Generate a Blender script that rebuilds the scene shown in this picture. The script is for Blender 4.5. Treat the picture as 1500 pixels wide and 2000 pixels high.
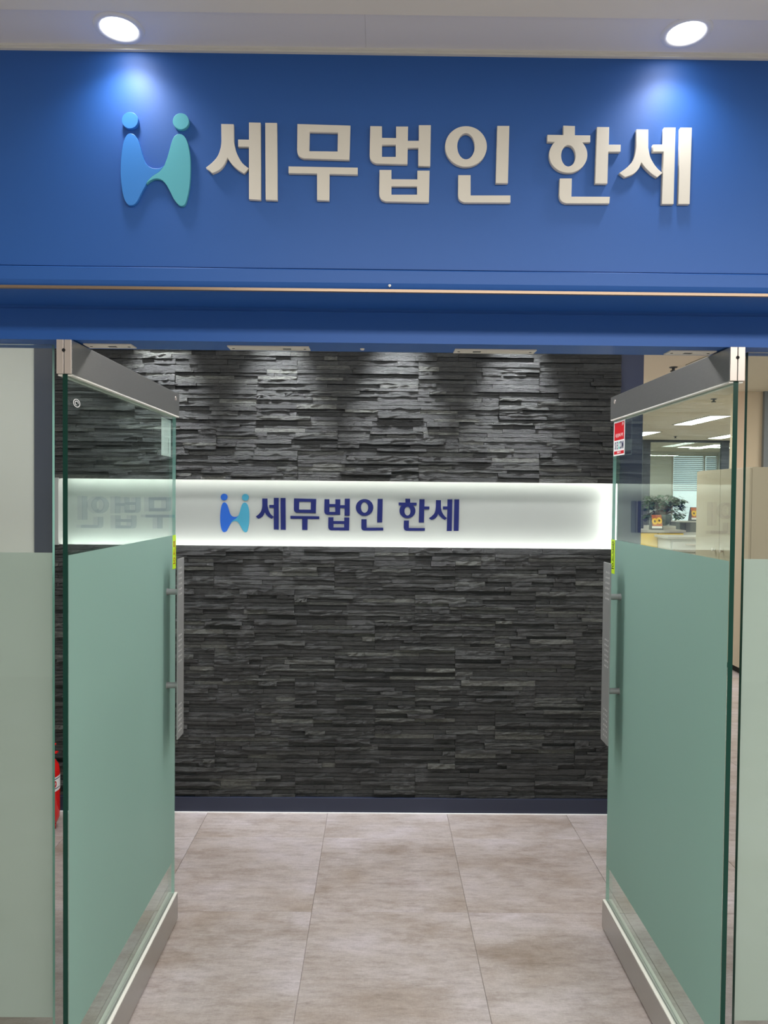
import bpy, bmesh, math, random
from mathutils import Vector, Matrix
import numpy as np

random.seed(7)
SC = bpy.context.scene
for o in list(bpy.data.objects):
    bpy.data.objects.remove(o)
COL = SC.collection
R = math.radians

# ------------------------------------------------------------ camera
yaw, pitch, roll = R(0.4), R(-1.3), R(0.55)
fwd = Vector((math.sin(yaw) * math.cos(pitch), math.cos(yaw) * math.cos(pitch), math.sin(pitch)))
r0 = Vector((math.cos(yaw), -math.sin(yaw), 0))
u0 = r0.cross(fwd)
rt = r0 * math.cos(roll) + u0 * math.sin(roll)
up = u0 * math.cos(roll) - r0 * math.sin(roll)
cam_data = bpy.data.cameras.new('camera')
cam_data.sensor_fit = 'HORIZONTAL'
cam_data.sensor_width = 36.0
cam_data.lens = 1390.0 / 1500.0 * 36.0
cam_data.clip_start = 0.05
cam = bpy.data.objects.new('camera', cam_data)
cam.matrix_world = Matrix((
    (rt.x, up.x, -fwd.x, 0.0),
    (rt.y, up.y, -fwd.y, 0.0),
    (rt.z, up.z, -fwd.z, 1.6),
    (0, 0, 0, 1)))
COL.objects.link(cam)
SC.camera = cam

# ------------------------------------------------------------ world, lights, exposure
SC.view_settings.view_transform = 'Standard'
SC.view_settings.look = 'None'
SC.view_settings.gamma = 1.0
SC.view_settings.use_curve_mapping = False
SC.view_settings.exposure = 0.0

w = bpy.data.worlds.new('world')
SC.world = w
w.use_nodes = True
w.node_tree.nodes['Background'].inputs['Color'].default_value = (0.93, 0.98, 1.0, 1)
w.node_tree.nodes['Background'].inputs['Strength'].default_value = 1.35


def lamp(name, kind, loc, energy, color=(1, 1, 1), size=None, size_y=None, rot=(0, 0, 0), **kw):
    l = bpy.data.lights.new(name, kind)
    l.energy = energy
    l.color = color
    if kind == 'AREA':
        l.shape = 'RECTANGLE'
        l.size = size
        l.size_y = size_y or size
    for k, v in kw.items():
        setattr(l, k, v)
    o = bpy.data.objects.new(name, l)
    o.location = loc
    o.rotation_euler = rot
    COL.objects.link(o)
    return o


# unseen corridor ceiling lights behind the viewer, and unseen fill added inside the lobby
lamp('corridor_ceiling_light', 'AREA', (0.9, -0.15, 2.54), 100, (1, 0.99, 0.97), 3.0, 0.5)
lamp('lobby_fill_light', 'AREA', (0.1, 2.6, 2.68), 44, (1, 0.97, 0.98), 2.4, 0.3)  # unseen fill added to light the passage floor
lamp('lobby_side_fill', 'AREA', (-2.4, 2.7, 2.68), 11, (1, 0.98, 0.97), 0.9, 0.3)  # unseen fill added to brighten the white wall on the left
for _x, _y in ((5.6, 3.6), (5.6, 5.9), (7.0, 9.0), (2.2, 8.0), (2.2, 11.0), (7.0, 12.0)):
    lamp('office_fill_lamp', 'AREA', (_x, _y, 2.70), 54, (1, 0.97, 0.93), 1.2, 0.3)  # unseen lamps added to brighten the office
lamp('outer_office_lamp', 'AREA', (3.5, 15.3, 2.70), 90, (0.95, 0.98, 1), 2.4, 0.3)


# ------------------------------------------------------------ helpers
def lin(r, g, b):
    def f(c):
        c /= 255.0
        return c / 12.92 if c <= 0.04045 else ((c + 0.055) / 1.055) ** 2.4
    return (f(r), f(g), f(b), 1.0)


class MB:
    """collects simple shapes into one mesh"""
    def __init__(self):
        self.v, self.f, self.m, self.tone, self.smooth = [], [], [], [], []

    def add(self, vs, fs, mi=0, tone=0.5, smooth=False):
        b = len(self.v)
        self.v += [tuple(p) for p in vs]
        self.f += [tuple(i + b for i in f) for f in fs]
        self.m += [mi] * len(fs)
        self.smooth += [smooth] * len(fs)
        self.tone += [tone] * len(vs)
        return self

    def box(self, x0, x1, y0, y1, z0, z1, mi=0, tone=0.5):
        vs = [(x, y, z) for z in (z0, z1) for y in (y0, y1) for x in (x0, x1)]
        fs = [(0, 2, 3, 1), (4, 5, 7, 6), (0, 1, 5, 4), (2, 6, 7, 3), (0, 4, 6, 2), (1, 3, 7, 5)]
        return self.add(vs, fs, mi, tone)

    def bbox(self, x0, x1, y0, y1, z0, z1, b=0.002, mi=0):
        """box with chamfered edges"""
        bm = bmesh.new()
        bmesh.ops.create_cube(bm, size=1)
        for p in bm.verts:
            p.co = ((x0 + x1) / 2 + p.co.x * (x1 - x0), (y0 + y1) / 2 + p.co.y * (y1 - y0), (z0 + z1) / 2 + p.co.z * (z1 - z0))
        bmesh.ops.bevel(bm, geom=list(bm.edges), offset=b, segments=2, affect='EDGES', profile=0.6)
        bm.verts.index_update()
        self.add([p.co[:] for p in bm.verts], [[q.index for q in f.verts] for f in bm.faces], mi)
        bm.free()
        return self

    def tube(self, p0, p1, r0, r1=None, n=16, mi=0, caps=True):
        r1 = r0 if r1 is None else r1
        p0, p1 = Vector(p0), Vector(p1)
        d = (p1 - p0).normalized()
        a = d.orthogonal().normalized()
        c = d.cross(a)
        vs = []
        for p, r in ((p0, r0), (p1, r1)):
            for i in range(n):
                t = 2 * math.pi * i / n
                vs.append(p + a * math.cos(t) * r + c * math.sin(t) * r)
        self.add(vs, [(i, (i + 1) % n, n + (i + 1) % n, n + i) for i in range(n)], mi, smooth=True)
        if caps:
            self.add(vs[:n], [tuple(reversed(range(n)))], mi)
            self.add(vs[n:], [tuple(range(n))], mi)
        return self

    def lathe(self, c, prof, n=32, mi=0, a0=0, a1=360):
        """prof: list of (radius, z) about the vertical axis through c"""
        vs, fs = [], []
        full = abs(a1 - a0) >= 360
        k = n if full else n + 1
        for r, z in prof:
            for i in range(k):
                t = R(a0 + (a1 - a0) * i / n)
                vs.append((c[0] + r * math.cos(t), c[1] + r * math.sin(t), c[2] + z))
        for j in range(len(prof) - 1):
            for i in range(n):
                i2 = (i + 1) % k
                fs.append((j * k + i, j * k + i2, (j + 1) * k + i2, (j + 1) * k + i))
        return self.add(vs, fs, mi, smooth=True)


ORI = {}


def link(name, me, mats, parent=None, origin=(0, 0, 0)):
    o = bpy.data.objects.new(name, me)
    for m in (mats if isinstance(mats, (list, tuple)) else [mats]):
        me.materials.append(m)
    COL.objects.link(o)
    o.location = origin
    if parent:
        o.parent = parent
    return o


def obj(name, mb, mats, parent=None, origin=None):
    """one mesh object; vertices are given in world space. origin: world origin of the object"""
    po = ORI.get(parent.name, Vector((0, 0, 0))) if parent else Vector((0, 0, 0))
    if origin is None:
        a = np.array(mb.v)
        origin = (a.min(0) + a.max(0)) / 2
        origin[2] = a[:, 2].min()
    og = Vector(origin)
    me = bpy.data.meshes.new(name)
    me.from_pydata([Vector(p) - og for p in mb.v], [], mb.f)
    me.polygons.foreach_set('material_index', mb.m)
    me.polygons.foreach_set('use_smooth', mb.smooth)
    at = me.attributes.new('tone', 'FLOAT', 'POINT')
    at.data.foreach_set('value', mb.tone)
    me.update()
    o = link(name, me, mats, parent, og - po)
    ORI[o.name] = og
    return o


def tag(o, label=None, cat=None, group=None, kind=None):
    for k, v in (('label', label), ('category', cat), ('group', group), ('kind', kind)):
        if v:
            o[k] = v
    return o


def thing(name, loc, label, cat, group=None, kind=None):
    o = bpy.data.objects.new(name, None)
    o.empty_display_size = 0.05
    o.location = loc
    COL.objects.link(o)
    ORI[o.name] = Vector(loc)
    return tag(o, label, cat, group, kind)


def copy_tree(root, delta, label):
    """a copy of a thing with copies of its parts and sub-parts, moved by delta"""
    c = root.copy()
    COL.objects.link(c)
    c.location = root.location + Vector(delta)
    c['label'] = label
    for ch in list(root.children):
        d = ch.copy()
        COL.objects.link(d)
        d.parent = c
        for g in list(ch.children):
            e = g.copy()
            COL.objects.link(e)
            e.parent = d
    return c


def flat(name, groups, depth, bevel=0.0):
    """mesh from closed 2D outlines (metres), extruded: x right, outline y up, front face towards -y at y=0"""
    cu = bpy.data.curves.new(name, 'CURVE')
    cu.dimensions = '2D'
    cu.fill_mode = 'BOTH'
    cu.extrude = depth / 2 - bevel
    cu.bevel_depth = bevel
    cu.bevel_resolution = 1
    if bevel:
        cu.offset = -bevel
    for loops in groups:
        for lp in loops:
            sp = cu.splines.new('POLY')
            sp.points.add(len(lp) - 1)
            for p, q in zip(sp.points, lp):
                p.co = (q[0], q[1], 0, 1)
            sp.use_cyclic_u = True
    t = bpy.data.objects.new('tmp', cu)
    me = bpy.data.meshes.new_from_object(t)
    bpy.data.objects.remove(t)
    bpy.data.curves.remove(cu)
    me.transform(Matrix(((1, 0, 0, 0), (0, 0, -1, depth / 2), (0, 1, 0, 0), (0, 0, 0, 1))))
    me.name = name
    return me


def text_mesh(name, s, size, depth=0.0002, sx=1.0, bold=0.02):
    cu = bpy.data.curves.new(name, 'FONT')
    cu.body = s
    cu.size = size
    cu.align_x = 'CENTER'
    cu.align_y = 'CENTER'
    cu.extrude = depth / 2
    cu.offset = size * bold
    t = bpy.data.objects.new('tmp', cu)
    COL.objects.link(t)
    bpy.context.view_layer.update()
    me = bpy.data.meshes.new_from_object(t.evaluated_get(bpy.context.evaluated_depsgraph_get()))
    bpy.data.objects.remove(t)
    me.transform(Matrix.Diagonal((sx, 1, 1, 1)))
    me.name = name
    return me


# ------------------------------------------------------------ materials
def new_mat(name):
    m = bpy.data.materials.new(name)
    m.use_nodes = True
    nt = m.node_tree
    return m, nt, nt.nodes['Principled BSDF']


def mat(name, col, rough=0.5, metal=0.0, spec=0.5, noise=0.0, nscale=60.0, bump=0.0, stretch=(1, 1, 1), emit=None, estr=0, coat=0.0):
    m, nt, p = new_mat(name)
    p.inputs['Base Color'].default_value = col
    p.inputs['Roughness'].default_value = rough
    p.inputs['Metallic'].default_value = metal
    p.inputs['Specular IOR Level'].default_value = spec
    p.inputs['Coat Weight'].default_value = coat
    if emit:
        p.inputs['Emission Color'].default_value = emit
        p.inputs['Emission Strength'].default_value = estr
    if noise or bump:
        g = nt.nodes.new('ShaderNodeNewGeometry')
        mp = nt.nodes.new('ShaderNodeMapping')
        mp.inputs['Scale'].default_value = stretch
        n = nt.nodes.new('ShaderNodeTexNoise')
        n.inputs['Scale'].default_value = nscale
        n.inputs['Detail'].default_value = 5
        nt.links.new(g.outputs['Position'], mp.inputs['Vector'])
        nt.links.new(mp.outputs['Vector'], n.inputs['Vector'])
        if noise:
            mx = nt.nodes.new('ShaderNodeMix')
            mx.data_type = 'RGBA'
            mx.inputs['A'].default_value = [c * (1 - noise) for c in col[:3]] + [1]
            mx.inputs['B'].default_value = [min(1, c * (1 + noise)) for c in col[:3]] + [1]
            nt.links.new(n.outputs['Fac'], mx.inputs['Factor'])
            nt.links.new(mx.outputs['Result'], p.inputs['Base Color'])
        if bump:
            b = nt.nodes.new('ShaderNodeBump')
            b.inputs['Strength'].default_value = bump
            b.inputs['Distance'].default_value = 0.002
            nt.links.new(n.outputs['Fac'], b.inputs['Height'])
            nt.links.new(b.outputs['Normal'], p.inputs['Normal'])
    return m


def emit_mat(name, col, strength):
    m, nt, p = new_mat(name)
    p.inputs['Base Color'].default_value = (0.8, 0.8, 0.8, 1)
    p.inputs['Emission Color'].default_value = col
    p.inputs['Emission Strength'].default_value = strength
    return m


def glass_mat(name, tint):
    """clear sheet glass: fresnel reflection over a tinted see-through body (no bending of rays)"""
    m = bpy.data.materials.new(name)
    m.use_nodes = True
    nt = m.node_tree
    nt.nodes.clear()
    out = nt.nodes.new('ShaderNodeOutputMaterial')
    mix = nt.nodes.new('ShaderNodeMixShader')
    tr = nt.nodes.new('ShaderNodeBsdfTransparent')
    gl = nt.nodes.new('ShaderNodeBsdfGlossy')
    fr = nt.nodes.new('ShaderNodeFresnel')
    geo = nt.nodes.new('ShaderNodeNewGeometry')
    io = nt.nodes.new('ShaderNodeMapRange')
    io.inputs['To Min'].default_value = 1.5
    io.inputs['To Max'].default_value = 1 / 1.5
    nt.links.new(geo.outputs['Backfacing'], io.inputs['Value'])
    nt.links.new(io.outputs['Result'], fr.inputs['IOR'])
    tr.inputs['Color'].default_value = tint
    gl.inputs['Roughness'].default_value = 0.0
    gl.inputs['Color'].default_value = (0.95, 1, 0.98, 1)
    nt.links.new(fr.outputs['Fac'], mix.inputs['Fac'])
    nt.links.new(tr.outputs['BSDF'], mix.inputs[1])
    nt.links.new(gl.outputs['BSDF'], mix.inputs[2])
    nt.links.new(mix.outputs['Shader'], out.inputs['Surface'])
    return m


def film_mat(name, col, trans=0.5):
    m = bpy.data.materials.new(name)
    m.use_nodes = True
    nt = m.node_tree
    nt.nodes.clear()
    out = nt.nodes.new('ShaderNodeOutputMaterial')
    d = nt.nodes.new('ShaderNodeBsdfDiffuse')
    t = nt.nodes.new('ShaderNodeBsdfTranslucent')
    mx = nt.nodes.new('ShaderNodeMixShader')
    gl = nt.nodes.new('ShaderNodeBsdfGlossy')
    gl.inputs['Roughness'].default_value = 0.35
    fr = nt.nodes.new('ShaderNodeLayerWeight')
    fr.inputs['Blend'].default_value = 0.12
    ml = nt.nodes.new('ShaderNodeMath')
    ml.operation = 'MULTIPLY'
    ml.inputs[1].default_value = 0.55
    m2 = nt.nodes.new('ShaderNodeMixShader')
    mx.inputs['Fac'].default_value = trans
    d.inputs['Color'].default_value = col
    t.inputs['Color'].default_value = col
    nt.links.new(d.outputs[0], mx.inputs[1])
    nt.links.new(t.outputs[0], mx.inputs[2])
    nt.links.new(fr.outputs['Fresnel'], ml.inputs[0])
    nt.links.new(ml.outputs[0], m2.inputs['Fac'])
    nt.links.new(mx.outputs[0], m2.inputs[1])
    nt.links.new(gl.outputs[0], m2.inputs[2])
    nt.links.new(m2.outputs[0], out.inputs['Surface'])
    return m


def floor_mat():
    m, nt, p = new_mat('concrete_look_vinyl')
    L = nt.links.new
    g = nt.nodes.new('ShaderNodeNewGeometry')
    oi = nt.nodes.new('ShaderNodeObjectInfo')

    def noise(scale, st, detail=6, rough=0.6):
        mp = nt.nodes.new('ShaderNodeMapping')
        mp.inputs['Scale'].default_value = st
        add = nt.nodes.new('ShaderNodeVectorMath')
        add.operation = 'ADD'
        sc = nt.nodes.new('ShaderNodeVectorMath')
        sc.operation = 'SCALE'
        sc.inputs['Scale'].default_value = 7.0
        cmb = nt.nodes.new('ShaderNodeCombineXYZ')
        L(oi.outputs['Random'], cmb.inputs['Z'])
        L(cmb.outputs[0], sc.inputs[0])
        L(g.outputs['Position'], add.inputs[0])
        L(sc.outputs[0], add.inputs[1])
        L(add.outputs[0], mp.inputs['Vector'])
        n = nt.nodes.new('ShaderNodeTexNoise')
        n.inputs['Scale'].default_value = scale
        n.inputs['Detail'].default_value = detail
        n.inputs['Roughness'].default_value = rough
        L(mp.outputs[0], n.inputs['Vector'])
        return n.outputs['Fac']

    def ramp(src, stops):
        r = nt.nodes.new('ShaderNodeValToRGB')
        el = r.color_ramp.elements
        el[0].position, el[0].color = stops[0]
        el[1].position, el[1].color = stops[-1]
        for s in stops[1:-1]:
            e = el.new(s[0])
            e.color = s[1]
        L(src, r.inputs['Fac'])
        return r.outputs['Color']

    def mix(a, b, fac, mode='MIX'):
        x = nt.nodes.new('ShaderNodeMix')
        x.data_type = 'RGBA'
        x.blend_type = mode
        L(a, x.inputs['A'])
        L(b, x.inputs['B'])
        if isinstance(fac, float):
            x.inputs['Factor'].default_value = fac
        else:
            L(fac, x.inputs['Factor'])
        return x.outputs['Result']

    big = ramp(noise(2.6, (0.8, 1.3, 1), 3), [(0.32, lin(*FLOOR[0])), (0.5, lin(*FLOOR[1])), (0.68, lin(*FLOOR[2]))])
    streak = ramp(noise(22, (0.5, 2.2, 1), 8, 0.75), [(0.3, (0.62, 0.6, 0.58, 1)), (0.5, (0.96, 0.96, 0.96, 1)), (0.72, (1.2, 1.2, 1.22, 1))])
    weave = ramp(noise(120, (0.6, 2.6, 1), 4, 0.85), [(0.3, (0.78, 0.77, 0.76, 1)), (0.7, (1.16, 1.16, 1.16, 1))])
    weft = ramp(noise(95, (3, 0.5, 1), 3, 0.8), [(0.3, (0.88, 0.88, 0.87, 1)), (0.7, (1.08, 1.08, 1.08, 1))])
    dirt = ramp(noise(5, (0.8, 1.6, 1), 7, 0.7), [(0.5, (1, 1, 1, 1)), (0.74, (0.66, 0.6, 0.53, 1))])
    c = mix(big, streak, 0.75, 'MULTIPLY')
    c = mix(c, weave, 0.75, 'MULTIPLY')
    c = mix(c, weft, 0.6, 'MULTIPLY')
    c = mix(c, dirt, 0.8, 'MULTIPLY')
    L(c, p.inputs['Base Color'])
    p.inputs['Roughness'].default_value = 0.42
    p.inputs['Specular IOR Level'].default_value = 0.35
    return m


def stone_mat():
    m, nt, p = new_mat('split_slate')
    L = nt.links.new
    g = nt.nodes.new('ShaderNodeNewGeometry')
    a = nt.nodes.new('ShaderNodeAttribute')
    a.attribute_name = 'tone'

    def noise(scale, st, detail, rough=0.6, dist=0.0):
        mp = nt.nodes.new('ShaderNodeMapping')
        mp.inputs['Scale'].default_value = st
        L(g.outputs['Position'], mp.inputs['Vector'])
        n = nt.nodes.new('ShaderNodeTexNoise')
        n.inputs['Scale'].default_value = scale
        n.inputs['Detail'].default_value = detail
        n.inputs['Roughness'].default_value = rough
        n.inputs['Distortion'].default_value = dist
        L(mp.outputs[0], n.inputs['Vector'])
        return n.outputs['Fac']
    base = nt.nodes.new('ShaderNodeValToRGB')
    e = base.color_ramp.elements
    e[0].position, e[0].color = 0.0, lin(*STONE[0])
    e[1].position, e[1].color = 1.0, lin(*STONE[3])
    for q, k in ((0.55, 1), (0.9, 2)):
        x = e.new(q)
        x.color = lin(*STONE[k])
    L(a.outputs['Fac'], base.inputs['Fac'])
    fine = noise(120, (0.42, 1, 1.4), 8, 0.8, 0.5)
    r2 = nt.nodes.new('ShaderNodeValToRGB')
    r2.color_ramp.elements[0].position = 0.38
    r2.color_ramp.elements[0].color = (0.45, 0.45, 0.45, 1)
    r2.color_ramp.elements[1].position = 0.66
    r2.color_ramp.elements[1].color = (1.9, 1.9, 1.85, 1)
    L(fine, r2.inputs['Fac'])
    mx = nt.nodes.new('ShaderNodeMix')
    mx.data_type = 'RGBA'
    mx.blend_type = 'MULTIPLY'
    mx.inputs['Factor'].default_value = 1.0
    L(base.outputs['Color'], mx.inputs['A'])
    L(r2.outputs['Color'], mx.inputs['B'])
    L(mx.outputs['Result'], p.inputs['Base Color'])
    coarse = noise(64, (0.4, 1, 1.7), 7, 0.75, 0.9)
    sm = nt.nodes.new('ShaderNodeMath')
    sm.operation = 'MULTIPLY_ADD'
    sm.inputs[1].default_value = 1.1
    L(fine, sm.inputs[0])
    L(coarse, sm.inputs[2])
    b = nt.nodes.new('ShaderNodeBump')
    b.inputs['Strength'].default_value = 1.0
    b.inputs['Distance'].default_value = 0.0075
    L(sm.outputs[0], b.inputs['Height'])
    L(b.outputs['Normal'], p.inputs['Normal'])
    p.inputs['Roughness'].default_value = 0.36
    p.inputs['Specular IOR Level'].default_value = 0.7
    return m


FLOOR = [(162, 150, 141), (178, 169, 165), (190, 182, 184)]
STONE = [(36, 38, 37), (58, 60, 58), (88, 90, 84), (150, 148, 134)]

M = {}
M['blue'] = mat('blue_paint', lin(36, 91, 166), 0.52, spec=0.5, bump=0.04, nscale=160)
M['navy'] = mat('navy_paint', lin(58, 63, 80), 0.45, spec=0.4)
M['navy_dark'] = mat('dark_navy_base', lin(38, 44, 62), 0.45)
M['white_wall'] = mat('white_wall_paint', lin(214, 214, 206), 0.7, spec=0.2)
M['beige_wall'] = mat('beige_wall_paint', lin(226, 206, 182), 0.7, spec=0.2)
M['grey_wall'] = mat('grey_wall_paint', lin(196, 198, 192), 0.7, spec=0.2)
M['steel_blue'] = mat('grey_blue_paint', lin(120, 126, 134), 0.6)
M['ceiling'] = mat('ceiling_paint', lin(228, 224, 214), 0.8, spec=0.1)
M['soffit'] = mat('soffit_paint', lin(222, 221, 222), 0.7, spec=0.2)
M['office_ceiling'] = mat('office_ceiling_board', lin(214, 204, 186), 0.85, spec=0.1)
M['trim_white'] = mat('white_trim', lin(216, 214, 206), 0.5)
M['tan'] = mat('tan_metal_bead', lin(150, 128, 106), 0.35, metal=0.6)
M['floor'] = floor_mat()
M['stone'] = stone_mat()
M['mortar'] = mat('dark_backing', lin(30, 31, 32), 0.9)
M['glass'] = glass_mat('clear_glass', (0.90, 0.965, 0.94, 1))
M['pane'] = glass_mat('pale_glass', (0.935, 0.96, 0.935, 1))
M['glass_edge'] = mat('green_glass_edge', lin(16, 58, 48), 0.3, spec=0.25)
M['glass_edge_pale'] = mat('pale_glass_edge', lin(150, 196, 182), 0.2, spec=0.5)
M['film'] = film_mat('green_frosted_film', lin(168, 201, 190), 0.45)
M['film_pale'] = film_mat('pale_frosted_film', lin(200, 209, 206), 0.22)
M['steel'] = mat('brushed_steel', lin(196, 197, 194), 0.36, metal=1.0, noise=0.12, nscale=40, bump=0.05, stretch=(30, 1, 30))
M['chrome'] = mat('polished_steel', lin(206, 194, 184), 0.35, metal=0.55)
M['bead'] = mat('pale_lit_edge', lin(226, 224, 214), 0.4)  # pale colour stands for light caught on the rail edges
M['alu'] = mat('satin_aluminium', lin(158, 160, 158), 0.42, metal=0.4)
M['black'] = mat('black_gap', lin(14, 13, 13), 0.8)
M['letter'] = mat('cream_letter_board', lin(226, 220, 206), 0.55, spec=0.3)
M['emb_blue'] = mat('mid_blue_board', lin(60, 134, 212), 0.4)
M['emb_blue_deep'] = mat('deep_blue_film', lin(22, 84, 172), 0.5)
M['emb_teal_deep'] = mat('deep_teal_film', lin(56, 136, 160), 0.5)
M['emb_teal'] = mat('teal_board', lin(92, 178, 190), 0.4)
M['letter_navy'] = mat('navy_letter', lin(26, 34, 88), 0.5, spec=0.2)
M['panel_white'] = mat('matt_white_panel', lin(156, 161, 155), 0.6, spec=0.2)
M['led'] = emit_mat('led_strip_light', (1, 1, 0.97, 1), 32)
M['lens'] = emit_mat('downlight_lens', (0.95, 0.96, 1, 1), 14)
M['tube'] = emit_mat('ceiling_panel_light', (1, 1, 0.98, 1), 15)
M['ring'] = mat('white_lamp_ring', lin(225, 225, 225), 0.4)
M['red'] = mat('glossy_red_paint', lin(214, 26, 24), 0.22, spec=0.6)
M['red_print'] = mat('red_print', lin(205, 28, 38), 0.4)
M['white_print'] = mat('white_print', lin(235, 235, 232), 0.5)
M['navy_print'] = mat('navy_print', lin(24, 28, 74), 0.4)
M['teal_print'] = mat('teal_print', lin(40, 170, 160), 0.4)
M['neon'] = mat('neon_yellow_print', lin(196, 236, 20), 0.4)
M['neon_dark'] = mat('dark_print', lin(40, 50, 10), 0.5)
M['neon_red'] = mat('dark_red_print', lin(160, 50, 10), 0.5)
M['plastic_white'] = mat('ivory_plastic', lin(222, 216, 204), 0.5)
M['beige_steel'] = mat('beige_cabinet', lin(180, 168, 146), 0.5)
M['yellow'] = mat('yellow_laminate', lin(246, 206, 60), 0.5)
M['grey_top'] = mat('grey_worktop', lin(176, 172, 162), 0.5)
M['grey_plastic'] = mat('light_grey_plastic', lin(190, 190, 186), 0.5)
M['dark_plastic'] = mat('dark_grey_plastic', lin(58, 62, 64), 0.45)
M['leaf'] = mat('green_leaf', lin(62, 100, 66), 0.4, noise=0.4, nscale=9)
M['pot'] = mat('dark_green_glazed_pot', lin(70, 86, 78), 0.35)
M['bark'] = mat('brown_stem', lin(92, 72, 52), 0.8)
M['orange'] = mat('orange_print', lin(186, 98, 40), 0.5, noise=0.5, nscale=60)
M['petal'] = mat('yellow_print', lin(245, 200, 40), 0.5)
M['blind'] = mat('pale_blind_slat', lin(205, 216, 222), 0.5)
M['sky_glass'] = emit_mat('daylight_behind_window', (0.72, 0.86, 0.95, 1), 0.9)
M['frame_dark'] = mat('dark_frame', lin(46, 54, 66), 0.5)

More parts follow.
